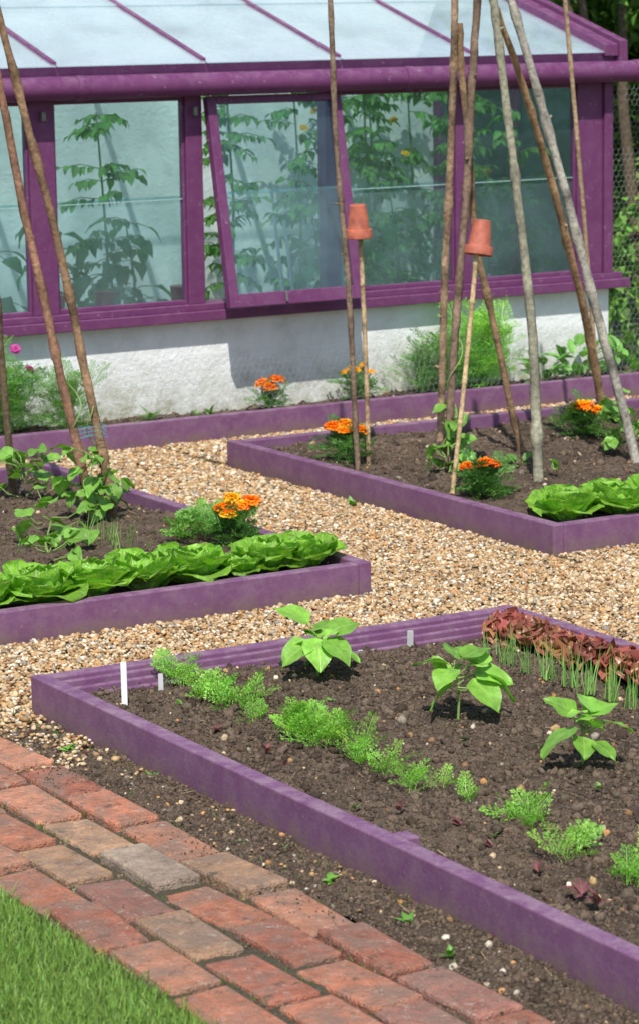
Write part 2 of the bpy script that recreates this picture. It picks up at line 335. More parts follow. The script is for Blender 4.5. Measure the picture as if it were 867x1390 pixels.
# ---------------------------------------------------------------- plants
def lettuce(x,y,z,s=1.,name='lettuce'):
    # hearting head: a ball of incurved leaves inside a skirt of broad, cupped outer leaves
    e=MB(); base=np.array((.20,.41,.036)); a0=rng.uniform(0,6.28); tl=rng.normal(0,.08,2); N=26
    for i in range(N):
        q=i/(N-1); az=a0+i*2.399+rng.normal(0,.12)
        if q<.45:   # heart
            k=q/.45; L=s*(.105+.012*k)*rng.uniform(.95,1.05); el=rad(72-6*k); curl=.50; droop=-1.75+.35*k; fold=.55; W=L*1.0; ro=.018
        else:
            k=(q-.45)/.55; L=s*(.112+.022*k)*rng.uniform(.9,1.08); el=rad(62-30*k)+rng.normal(0,.06); curl=.0-.25*k; droop=-.3+1.55*k+rng.normal(0,.12); fold=.42-.22*k; W=L*rng.uniform(1.05,1.2); ro=.022
        v,f,l=leaf(L,W,w_lett,13,11,droop=droop,fold=fold,ruf=.006*s*(.35+q),rk=17,bump=.0010*s,curl0=curl)
        R=frames(az,el,rng.normal(0,.10))[0]; v=v@R.T+np.array([x+ro*s*math.cos(az),y+ro*s*math.sin(az),z+.004])
        h=v[:,2]-z; v[:,0]+=tl[0]*h; v[:,1]+=tl[1]*h
        v[:,2]=np.maximum(v[:,2],z+.006+.003*rng.random())
        t=l[:,1]; c=base*rng.uniform(.72,1.10)*(1.3-.45*q)
        cc=c[None]+np.outer((1-t)**2.5*.8,(.26,.30,.16)); l[:,2]=rng.random()
        e.add(v,f,cc,l)
    return e.build(name,lettm)
for px,sz in zip([2.82,3.0,3.17,3.35,3.51,3.67,3.82,3.93,4.04],[1.1,1.1,1.12,1.1,1.05,1.08,.75,1.0,.98]): lettuce(px,6.85+rng.normal(0,.012),.05,sz)
for px,py,sz in[(5.10,7.0,1.05),(5.28,6.98,1.12),(5.46,7.0,1.12),(5.63,6.98,1.08),(5.80,7.0,1.1),(5.96,7.0,1.05),(5.19,7.15,.85),(5.38,7.17,.8)]: lettuce(px,py,.05,sz)
def red_lettuce(x,y,z,s=1.):
    e=MB(); N=40
    for i in range(N):
        q=i/(N-1); az=i*2.399+rng.normal(0,.2); el=rad(86-58*q)+rng.normal(0,.12); L=s*(.052+.034*q)*rng.uniform(.85,1.15)
        v,f,l=leaf(L,L*1.1,w_lett,11,15,droop=.4+1.0*q,fold=.2,ruf=.013*s,rk=40,bump=.0035*s,curl0=-.3)
        v=v@frames(az,el,rng.normal(0,.2))[0].T+np.array([x,y,z]); t=l[:,1:2]
        g=np.array((.21,.25,.06)); r=np.array((.26,.070,.055))*rng.uniform(.6,1.5); k=np.clip(t*1.5-.5+rng.normal(0,.2)+np.abs(l[:,0:1]-.5)*.5,0,1)
        e.add(v,f,g*(1-k)+r*k,l)
    return e.build('red_lettuce',redm)
for yy in np.arange(5.80,4.6,-.13): red_lettuce(4.03+rng.normal(0,.012),yy,.052,rng.uniform(.95,1.15))
b=MB(); K=300; y=rng.uniform(4.5,5.62,K); y=np.round(y/.085)*.085+rng.normal(0,.012,K); x=3.85+rng.normal(0,.012,K)
blades(b,x,y,0*x+.055,rng.uniform(.05,.135,K),rng.uniform(.0020,.0034,K),.2,(.15,.28,.07)); b.build('chives',finem)
def frond(npin=7,leafl=.075,nl=4,wid=.03):
    Q=[];
    def rh(p,d,L,w,n):
        s=np.cross(d,n); s/=np.linalg.norm(s)+1e-9
        Q.append([p,p+d*L*.5+s*w*L*.5,p+d*L,p+d*L*.5-s*w*L*.5])
    up=np.array([0,0,1.])
    c=lambda t: np.array([0,t,-.35*t**2.2])
    for k in range(6):
        t0,t1=k/6,(k+1)/6; a,bb=c(t0),c(t1); w=.012
        Q.append([a+[w,0,0],a-[w,0,0],bb-[w,0,0],bb+[w,0,0]])
    for k in range(npin):
        t=.28+.68*k/(npin-1); p=c(t); pl=.36*(1-.72*(k/(npin-1)))
        for sg in(-1,1):
            d=np.array([sg*.85,.6,rng.normal(0,.22)]); d/=np.linalg.norm(d)
            rh(p,d,pl,.05,up)
            for j in range(nl):
                pp=p+d*pl*(j+1)/nl
                for s2 in(-1,1):
                    d2=d+s2*.9*np.array([-d[1],d[0],0])+rng.normal(0,.25,3); d2/=np.linalg.norm(d2); rh(pp,d2,leafl*(1-.35*j/nl),wid/leafl*.8,up+rng.normal(0,.4,3))
            rh(p+d*pl,d,leafl,.4,up)
    v=np.array(Q).reshape(-1,3); f=np.arange(len(v)).reshape(-1,4); return v,f
FR=[frond(6,.10,3,.045) for _ in range(4)]; FM=[frond(6,.13,3,.065) for _ in range(3)]; FT=[frond(9,.075,4,.022) for _ in range(3)]
def fronds(mb,T,x,y,z,L,el,c,cv=.2):
    K=len(x); w=rng.integers(0,len(T),K); az=rng.uniform(0,6.283,K)
    for q in range(len(T)):
        m=w==q
        if m.sum(): mb.many(T[q][0],T[q][1],frames(az[m],el[m],rng.normal(0,.25,m.sum())),np.stack([x[m],y[m],z[m]],1),np.array(c)[None]*rng.uniform(1-cv,1+cv,(m.sum(),1))*rng.uniform(.9,1.1,(m.sum(),3)),scale=L[m])
b=MB(); cy=[]
for y0,y1,n in[(5.86,5.79,4),(5.72,5.63,5),(5.57,5.51,4),(5.43,5.40,2),(5.31,5.12,14),(5.02,4.95,4),(4.87,4.84,2),(4.73,4.66,3),(4.60,4.58,1),(4.42,4.33,4),(4.18,4.14,2),(4.06,3.95,5),(3.85,3.0,8)]: cy+=list(rng.uniform(y1,y0,n))
cy=np.array(cy); n=len(cy); yy=np.repeat(cy,5)+rng.normal(0,.005,n*5); xx=np.repeat(3.08+rng.normal(0,.024,n),5)+rng.normal(0,.005,n*5)
big=np.repeat(np.where((cy<5.36)&(cy>5.0),1.1,.95)*rng.uniform(.65,1.15,n),5)
fronds(b,FR,xx,yy,0*xx+.053,rng.uniform(.055,.10,n*5)*big,rng.uniform(.55,1.5,n*5),(.14,.30,.035),.3); b.build('carrot_seedlings',finem)
def small_leaves(mb,x,y,z,n,L,W,c,el=(.3,1.),w=w_lance,h=0,template=None,spread=.0):
    v,f,l=leaf(1,W/L,w,6,5,.6,.25)
    az=rng.uniform(0,6.28,n); 
    mb.many(v,f,frames(az,rng.uniform(*el,n),rng.normal(0,.2,n)),np.stack([x+spread*np.cos(az),y+spread*np.sin(az),z+rng.uniform(0,1,n)*h],1),np.array(c)[None]*rng.uniform(.7,1.3,(n,1)),l,scale=L*rng.uniform(.7,1.2,n))
b=MB()
for yy in [5.37,5.16,4.98,4.66,4.47,4.30,4.10,3.95,3.84,3.5,3.3]: small_leaves(b,2.94+rng.normal(0,.03),yy+rng.normal(0,.03),.060,int(rng.integers(3,6)),.032*rng.uniform(.7,1.2),.015,(.15,.04,.055),(.1,1.3))
for yy in np.arange(5.8,3.0,-.16): small_leaves(b,3.25+rng.normal(0,.16),yy,.055,3,.02,.012,(.10,.2,.04),(.3,1.3))
b.build('beetroot_seedlings',leafm)
def bean_leaf_at(mb,base,p,az,el,L,c,roll=0,wr=.95):
    v,f,l=leaf(L,L*wr,w_bean,10,9,rng.uniform(.3,.8),rng.uniform(.05,.28),ruf=.004,rk=9,heart=.16,bump=.0006)
    v=v@frames(az,el,roll)[0].T+np.array(p); l[:,2]=rng.random(); mb.add(v,f,np.array(c)*rng.uniform(.7,1.2),l)
    if base is not None:
        m=(np.array(base)+np.array(p))/2+rng.normal(0,.006,3)-np.array([0,0,.006]); tube(mb,[base,m,p],[.0022,.0018,.0014],(.12,.2,.05),5)
def bean_plant(x,y,leaves,h=.13):
    mb=MB(); z=.05; tube(mb,[(x,y,z),(x+.004,y,z+h*.5),(x,y+.004,z+h)],[.0035,.003,.0025],(.13,.2,.06),6)
    for(dx,dy,dz,az,el,L) in leaves:
        bean_leaf_at(mb,(x,y,z+h*min(1,dz/h*.75)),(x+dx,y+dy,z+dz),rad(az),rad(el),L,(.155,.325,.042),rng.normal(0,.3))
    for k in range(5): bean_leaf_at(mb,(x,y,z+h*.8),(x+rng.normal(0,.02),y+rng.normal(0,.02),z+h*.8+rng.uniform(0,.04)),rng.uniform(0,6.28),rng.uniform(-.3,1.0),rng.uniform(.035,.06),(.19,.37,.055))
    mb.build('french_bean_plant',leafm)
def RT(r,t): return (.858*r-.513*t, -.513*r-.858*t)
def BPL(x,y,L,h=.13):
    bean_plant(x,y,[(*RT(r,t),dz,az-31,el,l) for(r,t,dz,az,el,l) in L],h)
BPL(3.40,5.71,[(-.03,0,.145,165,30,.085),(-.025,.03,.09,210,-20,.085),(.03,.03,.10,320,-30,.085),(.04,0,.12,20,20,.075),(.0,.04,.10,280,-40,.085),(.02,-.03,.11,80,20,.07),(.05,.01,.08,350,-20,.07)],.11)
BPL(3.45,5.16,[(-.03,0,.14,170,10,.075),(-.02,.03,.09,205,-25,.075),(.04,.03,.10,320,-30,.09),(.05,.0,.12,350,-5,.085),(.0,-.03,.15,90,15,.075),(.02,.01,.16,30,20,.07),(-.02,.03,.13,240,-15,.07),(.07,.0,.11,5,-35,.09)],.13)
BPL(3.46,4.69,[(-.03,.02,.09,215,-20,.095),(-.02,-.02,.12,160,30,.07),(.02,.0,.13,100,20,.075),(.03,.03,.06,320,-20,.06),(.02,.0,.12,30,20,.075),(.0,.03,.07,270,-25,.06),(.05,0,.10,0,0,.065)],.11)
BPL(3.46,4.2,[(-.03,.02,.09,215,-20,.09),(.02,.0,.14,100,20,.08),(.03,.03,.06,320,-20,.08)],.12)
# ---- marigolds
def flower(mb,p,r,c1,c2,tilt):
    Rt=frames(rng.uniform(0,6.28),tilt,0)[0]
    for ring,(n,rr,el,cc) in enumerate([(13,1,-.1,c1),(12,.88,.25,c1),(10,.7,.6,c2),(8,.5,.95,c2),(6,.35,1.25,c2)]):
        v,f,l=leaf(r*rr,r*.55,lambda t:.35+.65*np.sin(np.pi/2*np.clip(t*1.3,0,1)),5,5,.5,.2,ruf=.004,rk=12)
        az=np.arange(n)/n*6.283+rng.normal(0,.1,n)+ring; R=frames(az,el+rng.normal(0,.1,n),rng.normal(0,.2,n)); R=np.einsum('ij,kjl->kil',Rt,R)
        cols=np.array(cc)[None]*rng.uniform(.75,1.15,(n,1)); mb.many(v,f,R,np.tile(p,(n,1)),cols,l)
OR=(.88,.27,.01); YE=(.92,.52,.02); RO=(.75,.14,.01)
def marigold(x,y,z,flw,s=1.,n=95):
    e=empty('marigold_plant'); mb=MB(); az=rng.uniform(0,6.28,n); r=rng.uniform(0,.06,n)*s
    fronds(mb,FM,x+r*np.cos(az),y+r*np.sin(az),z+rng.uniform(0,.075,n)*s,rng.uniform(.045,.08,n)*s,rng.uniform(.0,1.4,n),(.065,.16,.03),.35)
    mf=MB()
    for(r_,t_,hh,R_,ca,cb) in flw:
        dx,dy=RT(r_,t_); p=np.array([x+dx,y+dy,z+hh]); tube(mb,[(x,y,z+.03),(x+dx*.7,y+dy*.7,z+hh*.6),p-np.array([0,0,.004])],[.0022,.0018,.003],(.08,.14,.04),5)
        flower(mf,p,R_*1.1,ca,cb,rng.uniform(-.15,.35))
    mb.build('foliage',finem,e); mf.build('flowers',petal,e)
marigold(4.05,7.30,.055,[(-.03,.02,.125,.028,OR,YE),(.0,0,.15,.028,YE,YE),(.06,0,.14,.030,OR,OR),(-.01,.05,.11,.026,YE,OR),(.03,.02,.13,.026,OR,YE)],1.1)
marigold(5.17,8.45,.055,[(-.05,0,.13,.032,OR,OR),(.0,0,.14,.026,OR,YE),(.05,.03,.12,.030,OR,OR),(-.01,.03,.12,.026,OR,YE)],1.15)
marigold(5.13,7.5,.055,[(-.06,0,.115,.026,RO,OR),(.0,.02,.13,.030,RO,OR),(.03,.0,.12,.024,RO,OR)],1.15)
marigold(6.17,8.36,.055,[(.0,.02,.13,.042,OR,YE),(-.03,.0,.12,.03,OR,YE),(.05,.02,.115,.028,OR,YE)],1.2)
marigold(5.56,9.68,.06,[(-.025,0,.115,.034,OR,OR),(.03,0,.13,.032,OR,OR),(.0,.03,.10,.028,OR,OR)],1.0,60)
marigold(6.0,9.72,.06,[(-.05,0,.12,.017,YE,YE),(.03,0,.15,.017,YE,YE),(.06,0,.12,.017,YE,YE),(0,0,.13,.018,YE,YE),(-.02,.02,.14,.017,YE,YE)],1.1,70)
# ---- poles
def pole(e,name,a,b,r0,r1,c,bend=(0,0,0),ext=0,wob=.06,n=44,crook=.007,knots=True):
    a=np.array(a,float); b=np.array(b,float); t=np.linspace(0,1+ext,n)[:,None]
    w=np.stack([np.interp(t[:,0],np.linspace(0,1+ext,9),np.cumsum(rng.normal(0,crook,9))*np.linspace(0,1,9)*np.linspace(1,0,9)*3) for _ in range(3)],1)
    p=a+(b-a)*t+np.array(bend)*4*t*(1-t)+w
    r=np.interp(t[:,0],[0,1+ext],[r0,r1]); kn=1+(.28*(rng.random(n)<.16) if knots else 0)
    mb=MB(); tube(mb,p,r*kn,c,9,wob,.24)
    if knots:
        for k in rng.integers(4,n-3,3):
            d=rng.normal(size=3); d[2]=abs(d[2])*.6+.3; d/=np.linalg.norm(d); tube(mb,[p[k],p[k]+d*(r[k]*1.2),p[k]+d*(r[k]*1.2+.012)],[r[k]*.5,r[k]*.42,r[k]*.36],c,6,.05)
    return mb.build(name,bark,e)
def cane(e,a,b,r,c=(.42,.32,.17),name='cane'):
    a=np.array(a,float);b=np.array(b,float); ts=[];rs=[]
    for k in range(7):
        for q,m in((0,1.25),(.04,1.0),(.96,1.0)): ts.append((k+q)/7);rs.append(r*m)
    ts=np.array(ts); bow=np.sin(ts*3.1)[:,None]*np.array([.008,.004,0])
    mb=MB(); tube(mb,a+(b-a)*ts[:,None]+bow,rs,c,8,.0,.1); return mb.build(name,bark,e)
W1=empty('bean_pole_wigwam')
pole(W1,'pole_1',(3.88,7.91,.03),(3.69,8.1,1.43),.0150,.012,(.25,.135,.085),ext=.5)
pole(W1,'pole_2',(3.96,7.93,.03),(3.706,8.1,1.68),.0155,.0115,(.21,.13,.075),bend=(.03,-.01,0),ext=.25)
pole(W1,'pole_3',(3.86,8.5,.03),(3.745,8.4,1.2),.013,.012,(.14,.10,.06),ext=.6,crook=.003)
pole(W1,'pole_4',(3.3,8.4,.03),(3.60,8.15,1.75),.015,.012,(.22,.15,.09),ext=.2)
pole(W1,'pole_5',(3.35,7.85,.03),(3.58,8.1,1.75),.015,.012,(.22,.15,.09),ext=.2)
st=MB()
for zz in(.33,.345,.36):
    ca=np.array([3.885,7.945,zz]); an=np.linspace(0,6.283,24); tube(st,ca+np.stack([.055*np.cos(an),.03*np.sin(an)-.012*np.cos(an),.004*np.sin(3*an)],1),.0010,(.02,.3,.3),5)
st.build('string',stringm,W1)
W2=empty('bean_pole_wigwam')
pole(W2,'pole_1',(5.66,8.58,.03),(5.516,8.25,1.75),.014,.013,(.33,.22,.14),ext=.15)
pole(W2,'pole_2',(5.31,8.01,.03),(5.578,8.2,1.75),.0145,.014,(.17,.115,.08),ext=.15,wob=.09)
pole(W2,'pole_3',(5.45,7.64,.03),(5.659,8.2,1.75),.0185,.013,(.20,.19,.135),bend=(.02,-.01,0),ext=.15,wob=.06)
pole(W2,'pole_4',(6.50,8.66,.03),(5.618,8.2,1.78),.017,.011,(.34,.21,.11),bend=(.05,0,0),ext=.12)
pole(W2,'pole_5',(6.01,7.81,.03),(5.717,8.2,1.75),.018,.014,(.27,.25,.205),bend=(.015,0,0),ext=.15)
pole(W2,'pole_6',(5.78,8.2,.03),(5.56,8.27,1.55),.013,.012,(.22,.14,.08),bend=(-.03,0,0),ext=.05,crook=.012)
cane(W2,(6.58,8.80,.03),(6.37,8.8,2.0),.009,(.34,.24,.14),'cane_1')
e_=MB(); an=np.linspace(0,12.5,60); tube(e_,np.stack([5.6+.055*np.cos(an),8.21+.055*np.sin(an),1.80+.003*an],1),.003,(.3,.3,.2),5); e_.build('string',stringm,W2)
hp=empty('hazel_pole'); pole(hp,'stick',(5.10,8.26,.03),(5.046,8.3,1.7),.0105,.009,(.18,.125,.085),ext=.2,wob=.08)
def pot(loc,tx,ty,name='terracotta_pot'):
    prof=[(.0,.116),(.008,.116),(.0085,.119),(.0265,.120),(.0295,.1175),(.0395,.034),(.0405,.032),(.0475,.0315),(.0487,.0295),(.0492,.002),(.0477,0),(.045,0),(.044,.004),(.040,.03),(.028,.110),(0,.111)]
    n=40; pr=np.array(prof); an=np.arange(n)/n*2*np.pi
    v=np.stack([pr[:,0][:,None]*np.cos(an),pr[:,0][:,None]*np.sin(an),np.repeat(pr[:,1][:,None],n,1)],-1).reshape(-1,3)
    i=np.arange(len(pr)-1)[:,None]*n+np.arange(n)[None]; j=np.arange(len(pr)-1)[:,None]*n+(np.arange(n)[None]+1)%n
    f=np.stack([i,i+n,j+n,j],-1).reshape(-1,4); mb=MB(); R=(Matrix.Rotation(tx,3,'X')@Matrix.Rotation(ty,3,'Y')); v=v@np.array(R).T+np.array(loc)
    mb.add(v,f,(1,1,1)); o=mb.build(name,terra); m=o.modifiers.new('e','EDGE_SPLIT'); m.split_angle=rad(35); return o
cn=empty('bamboo_cane'); cane(cn,(5.22,8.38,.03),(5.19,8.38,.975),.0085,(.42,.30,.17)); pot((5.188,8.38,.872),.04,-.04)
cn=empty('bamboo_cane'); cane(cn,(5.08,7.63,.03),(5.28,7.75,.955),.0085,(.46,.33,.18)); pot((5.272,7.745,.85),-.06,.20)
# ---- climbing beans at pole feet
def climber(x,y,n,h,sp,L=.075,name='runner_bean_plant',vine=None):
    mb=MB()
    if vine is not None:
        a,b_=np.array(vine[0]),np.array(vine[1]); t=np.linspace(0,1,30)[:,None]; an=t[:,0]*14; tube(mb,a+(b_-a)*t+np.stack([.022*np.cos(an),.022*np.sin(an),0*an],1),.0025,(.11,.2,.05),5)
    for k in range(n):
        q=rng.random(); a=rng.uniform(0,6.28); rr=sp*rng.uniform(.2,1)
        p=(x+rr*math.cos(a),y+rr*math.sin(a),.06+.03+q*h); b0=(x+rr*.2*math.cos(a),y+rr*.2*math.sin(a),max(.06,p[2]-.03))
        for d in(-1.1,0,1.1)[:rng.integers(1,4)]: bean_leaf_at(mb,b0,p,a+d,rng.uniform(-1.0,.4),L*rng.uniform(.6,1.15),(.13,.28,.04),rng.normal(0,.4))
    mb.build(name,leafm)
climber(3.86,7.9,18,.24,.10,.06,vine=((3.88,7.91,.05),(3.83,7.96,.5)))
climber(3.98,7.97,12,.20,.08,.058,vine=((3.96,7.93,.05),(3.88,7.98,.5)))
climber(3.83,8.35,16,.16,.12,.065)
climber(3.58,7.65,12,.12,.15,.065)
climber(3.4,7.25,6,.08,.10,.055)
climber(5.33,8.03,10,.2,.07,.055,vine=((5.31,8.01,.05),(5.40,8.06,.55)))
climber(5.28,7.95,9,.1,.08,.055)
climber(5.68,8.56,7,.14,.06,.055)
climber(6.5,8.6,8,.1,.06,.06); climber(6.05,7.95,9,.14,.08,.065); climber(5.5,7.62,2,.05,.03,.04)
# ---- feathery tall plants + weeds in border
def feathery(x,y,h,n,name,c,sp=.09):
    mb=MB(); az=rng.uniform(0,6.28,n); r=rng.uniform(0,sp,n)
    fronds(mb,FT,x+r*np.cos(az),y+r*np.sin(az)*.6,.05+rng.uniform(0,.65,n)*h,rng.uniform(.3,.52,n)*h,rng.uniform(.3,1.45,n),c,.3)
    for k in range(6):
        a=rng.uniform(0,6.28); tube(mb,[(x,y,.05),(x+sp*.5*math.cos(a),y+sp*.3*math.sin(a),.05+h*.75)],.003,(.1,.2,.05),5)
    mb.build(name,finem); return
feathery(6.60,9.68,.40,130,'fennel_plant',(.17,.35,.05),.13); feathery(6.42,9.66,.33,80,'fennel_plant',(.11,.24,.05),.10); feathery(6.30,9.68,.26,50,'fennel_plant',(.09,.20,.05),.08)
feathery(4.36,9.66,.36,120,'cosmos_plant',(.10,.23,.05),.13); feathery(4.62,9.64,.28,90,'cosmos_plant',(.10,.22,.05),.11); feathery(4.2,9.6,.42,70,'cosmos_plant',(.10,.22,.04),.12)
mf=MB()
for p in[(4.40,9.62,.41),(4.44,9.58,.33),(4.30,9.6,.44)]: flower(mf,np.array(p),.022,(.55,.06,.35),(.6,.1,.4),.8)
mf.build('cosmos_flowers',petal)
def weed(x,y,z,n,L,W,c=(.09,.21,.035),h=.0,sp=.0,name='weed'):
    mb=MB(); small_leaves(mb,x,y,z,n,L,W,c,(.2,1.3),w_lance,h,spread=sp); mb.build(name,leafm)
weed(5.02,9.7,.06,8,.09,.03); weed(5.3,9.72,.06,9,.06,.02); weed(5.22,9.68,.06,6,.04,.02,); weed(6.95,9.7,.06,24,.09,.05,(.1,.26,.04),.10,.05); weed(7.12,9.68,.06,30,.09,.05,(.1,.26,.04),.14,.07); weed(7.4,9.68,.06,30,.09,.05,(.1,.26,.04),.14,.07)
weed(2.66,5.6,.0,9,.025,.012,(.12,.28,.04),.01); weed(2.66,4.43,.0,9,.025,.012,(.12,.28,.04),.01); weed(2.64,4.75,0,6,.02,.01); weed(2.66,4.15,0,8,.03,.012); weed(4.95,8.15,.06,5,.03,.015); weed(4.85,7.9,.0,7,.04,.02)
weed(2.62,3.95,0,9,.03,.012);weed(6.2,7.3,.055,20,.07,.035,h=.05,sp=.04); weed(6.3,8.2,.055,24,.08,.04,h=.07,sp=.05)
weed(5.62,8.0,.055,9,.05,.025,h=.02,sp=.02); weed(5.05,6.1,.0,7,.02,.01,h=.0); weed(2.72,5.3,0,7,.02,.01)
b=MB(); K=90; x=3.75+rng.normal(0,.05,K); y=7.55+rng.normal(0,.1,K); blades(b,x,y,0*x+.055,rng.uniform(.05,.1,K),rng.uniform(.002,.003,K),.3,(.14,.24,.06)); b.build('onion_seedlings',finem)
mb=MB(); K=60; a=rng.uniform(0,6.28,K); fronds(mb,FM,3.99+.06*np.cos(a),7.42+.07*np.sin(a),.06+rng.uniform(0,.05,K),rng.uniform(.05,.09,K),rng.uniform(.3,1.3,K),(.12,.26,.04)); mb.build('carrot_clump',finem)
# ---- labels
def label(x,y,h,az,tilt,w=.011):
    mb=MB(); M=Matrix.Translation((x,y,.045))@Matrix.Rotation(az,4,'Z')@Matrix.Rotation(tilt,4,'X')
    v=[(-w*.35,0,-.03),(w*.35,0,-.03),(w,0,.0),(w,0,h-.003),(w*.8,0,h),(-w*.8,0,h),(-w,0,h-.003),(-w,0,0)]
    V=np.array([tuple(M@Vector((p[0],s*.0008,p[2]))) for s in(-1,1) for p in v]); 
    q=[[i,(i+1)%8,(i+1)%8+8,i+8] for i in range(8)]; mb.add(V,q,(1,1,1)); mb.add(V,[[0,1,2,7],[7,2,3,6],[6,3,4,5]],(1,1,1)); mb.add(V,[[8,15,10,9],[15,14,11,10],[14,13,12,11]],(1,1,1))
    mb.build('plant_label',labelm,None,False)
label(2.87,5.72,.115,rad(-20),rad(-4),.007); label(3.01,5.80,.055,rad(-30),rad(12),.006); label(3.77,5.86,.055,rad(-30),rad(20),.008); label(3.69,5.70,.05,rad(60),rad(75),.009); label(3.60,5.84,.03,rad(-10),rad(30),.007)
# ---------------------------------------------------------------- greenhouse
GH=empty('greenhouse'); XL,XR=3.3,7.42; Y0=9.86; YB=11.2; tA=.30
b=MB(); box(b,XL,XR,Y0,Y0+.1,-.02,.432); box(b,XR-.1,XR-.002,Y0+.102,YB,-.02,.43); box(b,XL+.002,XL+.1,Y0+.102,YB,-.02,.43); b.build('low_wall',whitew,GH,False,.006)
b=MB(); box(b,XL-.1,XR+.05,YB,YB+.2,-.02,2.5); b.build('back_wall',backw,GH,False)
b=MB(); box(b,XL+.1,XR-.1,Y0+.1,YB,-.02,.02); b.build('floor',whitew,GH,False)
b=MB()
box(b,XL-.05,XR+.07,Y0-.065,Y0+.11,.434,.474); box(b,XL-.04,XR+.05,Y0-.035,Y0+.10,.474,.50)
box(b,XL,XR+.03,Y0-.035,Y0+.06,1.345,1.475)
posts=[(4.59,4.70),(5.285,5.36),(5.94,6.01),(6.59,6.67),(7.235,7.37),(3.93,4.0),(3.32,3.42)]
for p0,p1 in posts: box(b,p0,p1,Y0-.015,Y0+.05,.50,1.345)
box(b,7.372,7.418,Y0-.03,Y0+.05,.50,1.345)
bays=[(3.42,3.93),(4.0,4.59),(4.70,5.285),(6.01,6.59),(6.67,7.235)]
for p0,p1 in bays:
    box(b,p0,p1,Y0+.0,Y0+.03,.50,.518); box(b,p0,p1,Y0+.0,Y0+.03,1.325,1.345)
    box(b,p0,p0+.011,Y0+.0,Y0+.03,.518,1.325); box(b,p1-.011,p1,Y0+.0,Y0+.03,.518,1.325)
for yy in(10.5,YB-.05): box(b,XR-.06,XR-.01,yy,yy+.045,.475,1.50+(yy-Y0)*tA)
box(b,XR-.07,XR+.0,Y0+.11,YB,.434,.474)
b.build('frame',purple_gh,GH,False,.003)
def slope_box(mb,x0,x1,y0,y1,zo,th):
    v=[]
    for z in(0,th):
        for(x,y) in((x0,y0),(x1,y0),(x1,y1),(x0,y1)): v.append((x,y,zo+(y-Y0)*tA+z))
    mb.add(v,BF,(1,1,1))
b=MB()
for x in(4.02,4.70,5.365,6.0,6.66): slope_box(b,x-.011,x+.011,Y0-.03,YB-.002,1.470,.032)
slope_box(b,XR-.07,XR+.0,Y0-.06,YB-.002,1.476,.05); slope_box(b,XR+.002,XR+.045,Y0-.07,YB-.004,1.43,.115); slope_box(b,XL,XL+.06,Y0-.05,YB-.002,1.476,.05)
b.build('roof_bars',purple_gh,GH,False,.002)
b=MB()
for x0,x1 in[(XL,4.02),(4.02,4.70),(4.70,5.365),(5.365,6.0),(6.0,6.66),(6.66,XR-.02)]:
    slope_box(b,x0+.004,x1-.004,Y0-.055,Y0+.72,1.489,.004); slope_box(b,x0+.004,x1-.004,Y0+.70,YB-.01,1.494,.004)
b.build('roof_glass',gl_roof,GH,False)
bt=MB(); box(bt,XR-.04,XR-.036,Y0+.06,YB-.06,.476,1.45); bt.build('gable_glass',gl_up,GH,False)
gu=MB(); gw=MB(); zm=.93
for p0,p1 in bays:
    box(gu,p0+.002,p1-.002,Y0+.012,Y0+.016,zm,1.34); box(gw,p0+.002,p1-.002,Y0+.018,Y0+.022,.505,zm+.012)
ang=math.asin(.165/.85); Ms=Matrix.Translation((0,Y0-.02,1.335))@Matrix.Rotation(-ang,4,'X')
sf=MB(); xa,xb=5.365,5.995; hgt=.86
box(sf,xa,xa+.042,-.03,.008,-hgt,0,M=Ms); box(sf,xb-.042,xb,-.03,.008,-hgt,0,M=Ms); box(sf,xa+.042,xb-.042,-.028,.006,-hgt,-hgt+.055,M=Ms); box(sf,xa+.042,xb-.042,-.028,.006,-.03,0,M=Ms)
sf.build('open_window_sash',purple_gh,GH,False,.003)
box(gu,xa+.042,xb-.042,-.010,-.006,-.40,-.03,M=Ms); box(gw,xa+.042,xb-.042,-.016,-.012,-hgt+.05,-.388,M=Ms)
gu.build('window_glass_upper',gl_up,GH,False); gw.build('window_glass_lower',gl_lo,GH,False)
b=MB()
for p0,p1 in bays: box(b,p0+.003,p1-.003,Y0+.008,Y0+.011,zm-.0015,zm+.0015)
b.build('glass_laps',simple('lap_seal',(.36,.5,.48),.3),GH,False)
b=MB()
for x in(5.32,6.63,4.645,5.965): box(b,x-.009,x+.009,Y0-.04,Y0-.016,1.265,1.30); 
box(b,5.62,5.63,-.04,-.029,-hgt+.01,-hgt+.05,M=Ms); b.build('window_catches',simple('grey_metal',(.2,.19,.18),.4,.5),GH,False,.002)
b=MB(); r=.046; tube(b,np.stack([np.linspace(XL-.1,8.6,40),np.full(40,Y0-.085),np.full(40,1.39)],1),r,(1,1,1),20,0,0)
for x in(4.78,6.3,7.5,7.9): tube(b,[(x-.02,Y0-.085,1.39),(x+.02,Y0-.085,1.39)],r+.004,(1,1,1),20)
b.build('gutter',purple_gh,GH)
b=MB(); tube(b,[(5.98,10.2,.1),(5.95,10.3,.80)],.008,(1,1,1),6); tube(b,[(6.03,10.2,.1),(6.0,10.3,.78)],.008,(1,1,1),6); b.build('support_rods',labelm,GH)
pt=simple('red_plastic',(.5,.03,.03),.4)
b=MB()
for x in(5.35,4.75,5.0): tube(b,[(x,10.02,.42),(x,10.02,.56)],[.045,.055],(1,1,1),16)
b.build('seed_pots',pt,GH)
b=MB(); box(b,XL+.12,5.5,9.98,10.25,.39,.41); b.build('bench',labelm,GH,False)
lv,lf,ll=leaf(1,.6,w_bean,5,5,.8,.3,ruf=.03)
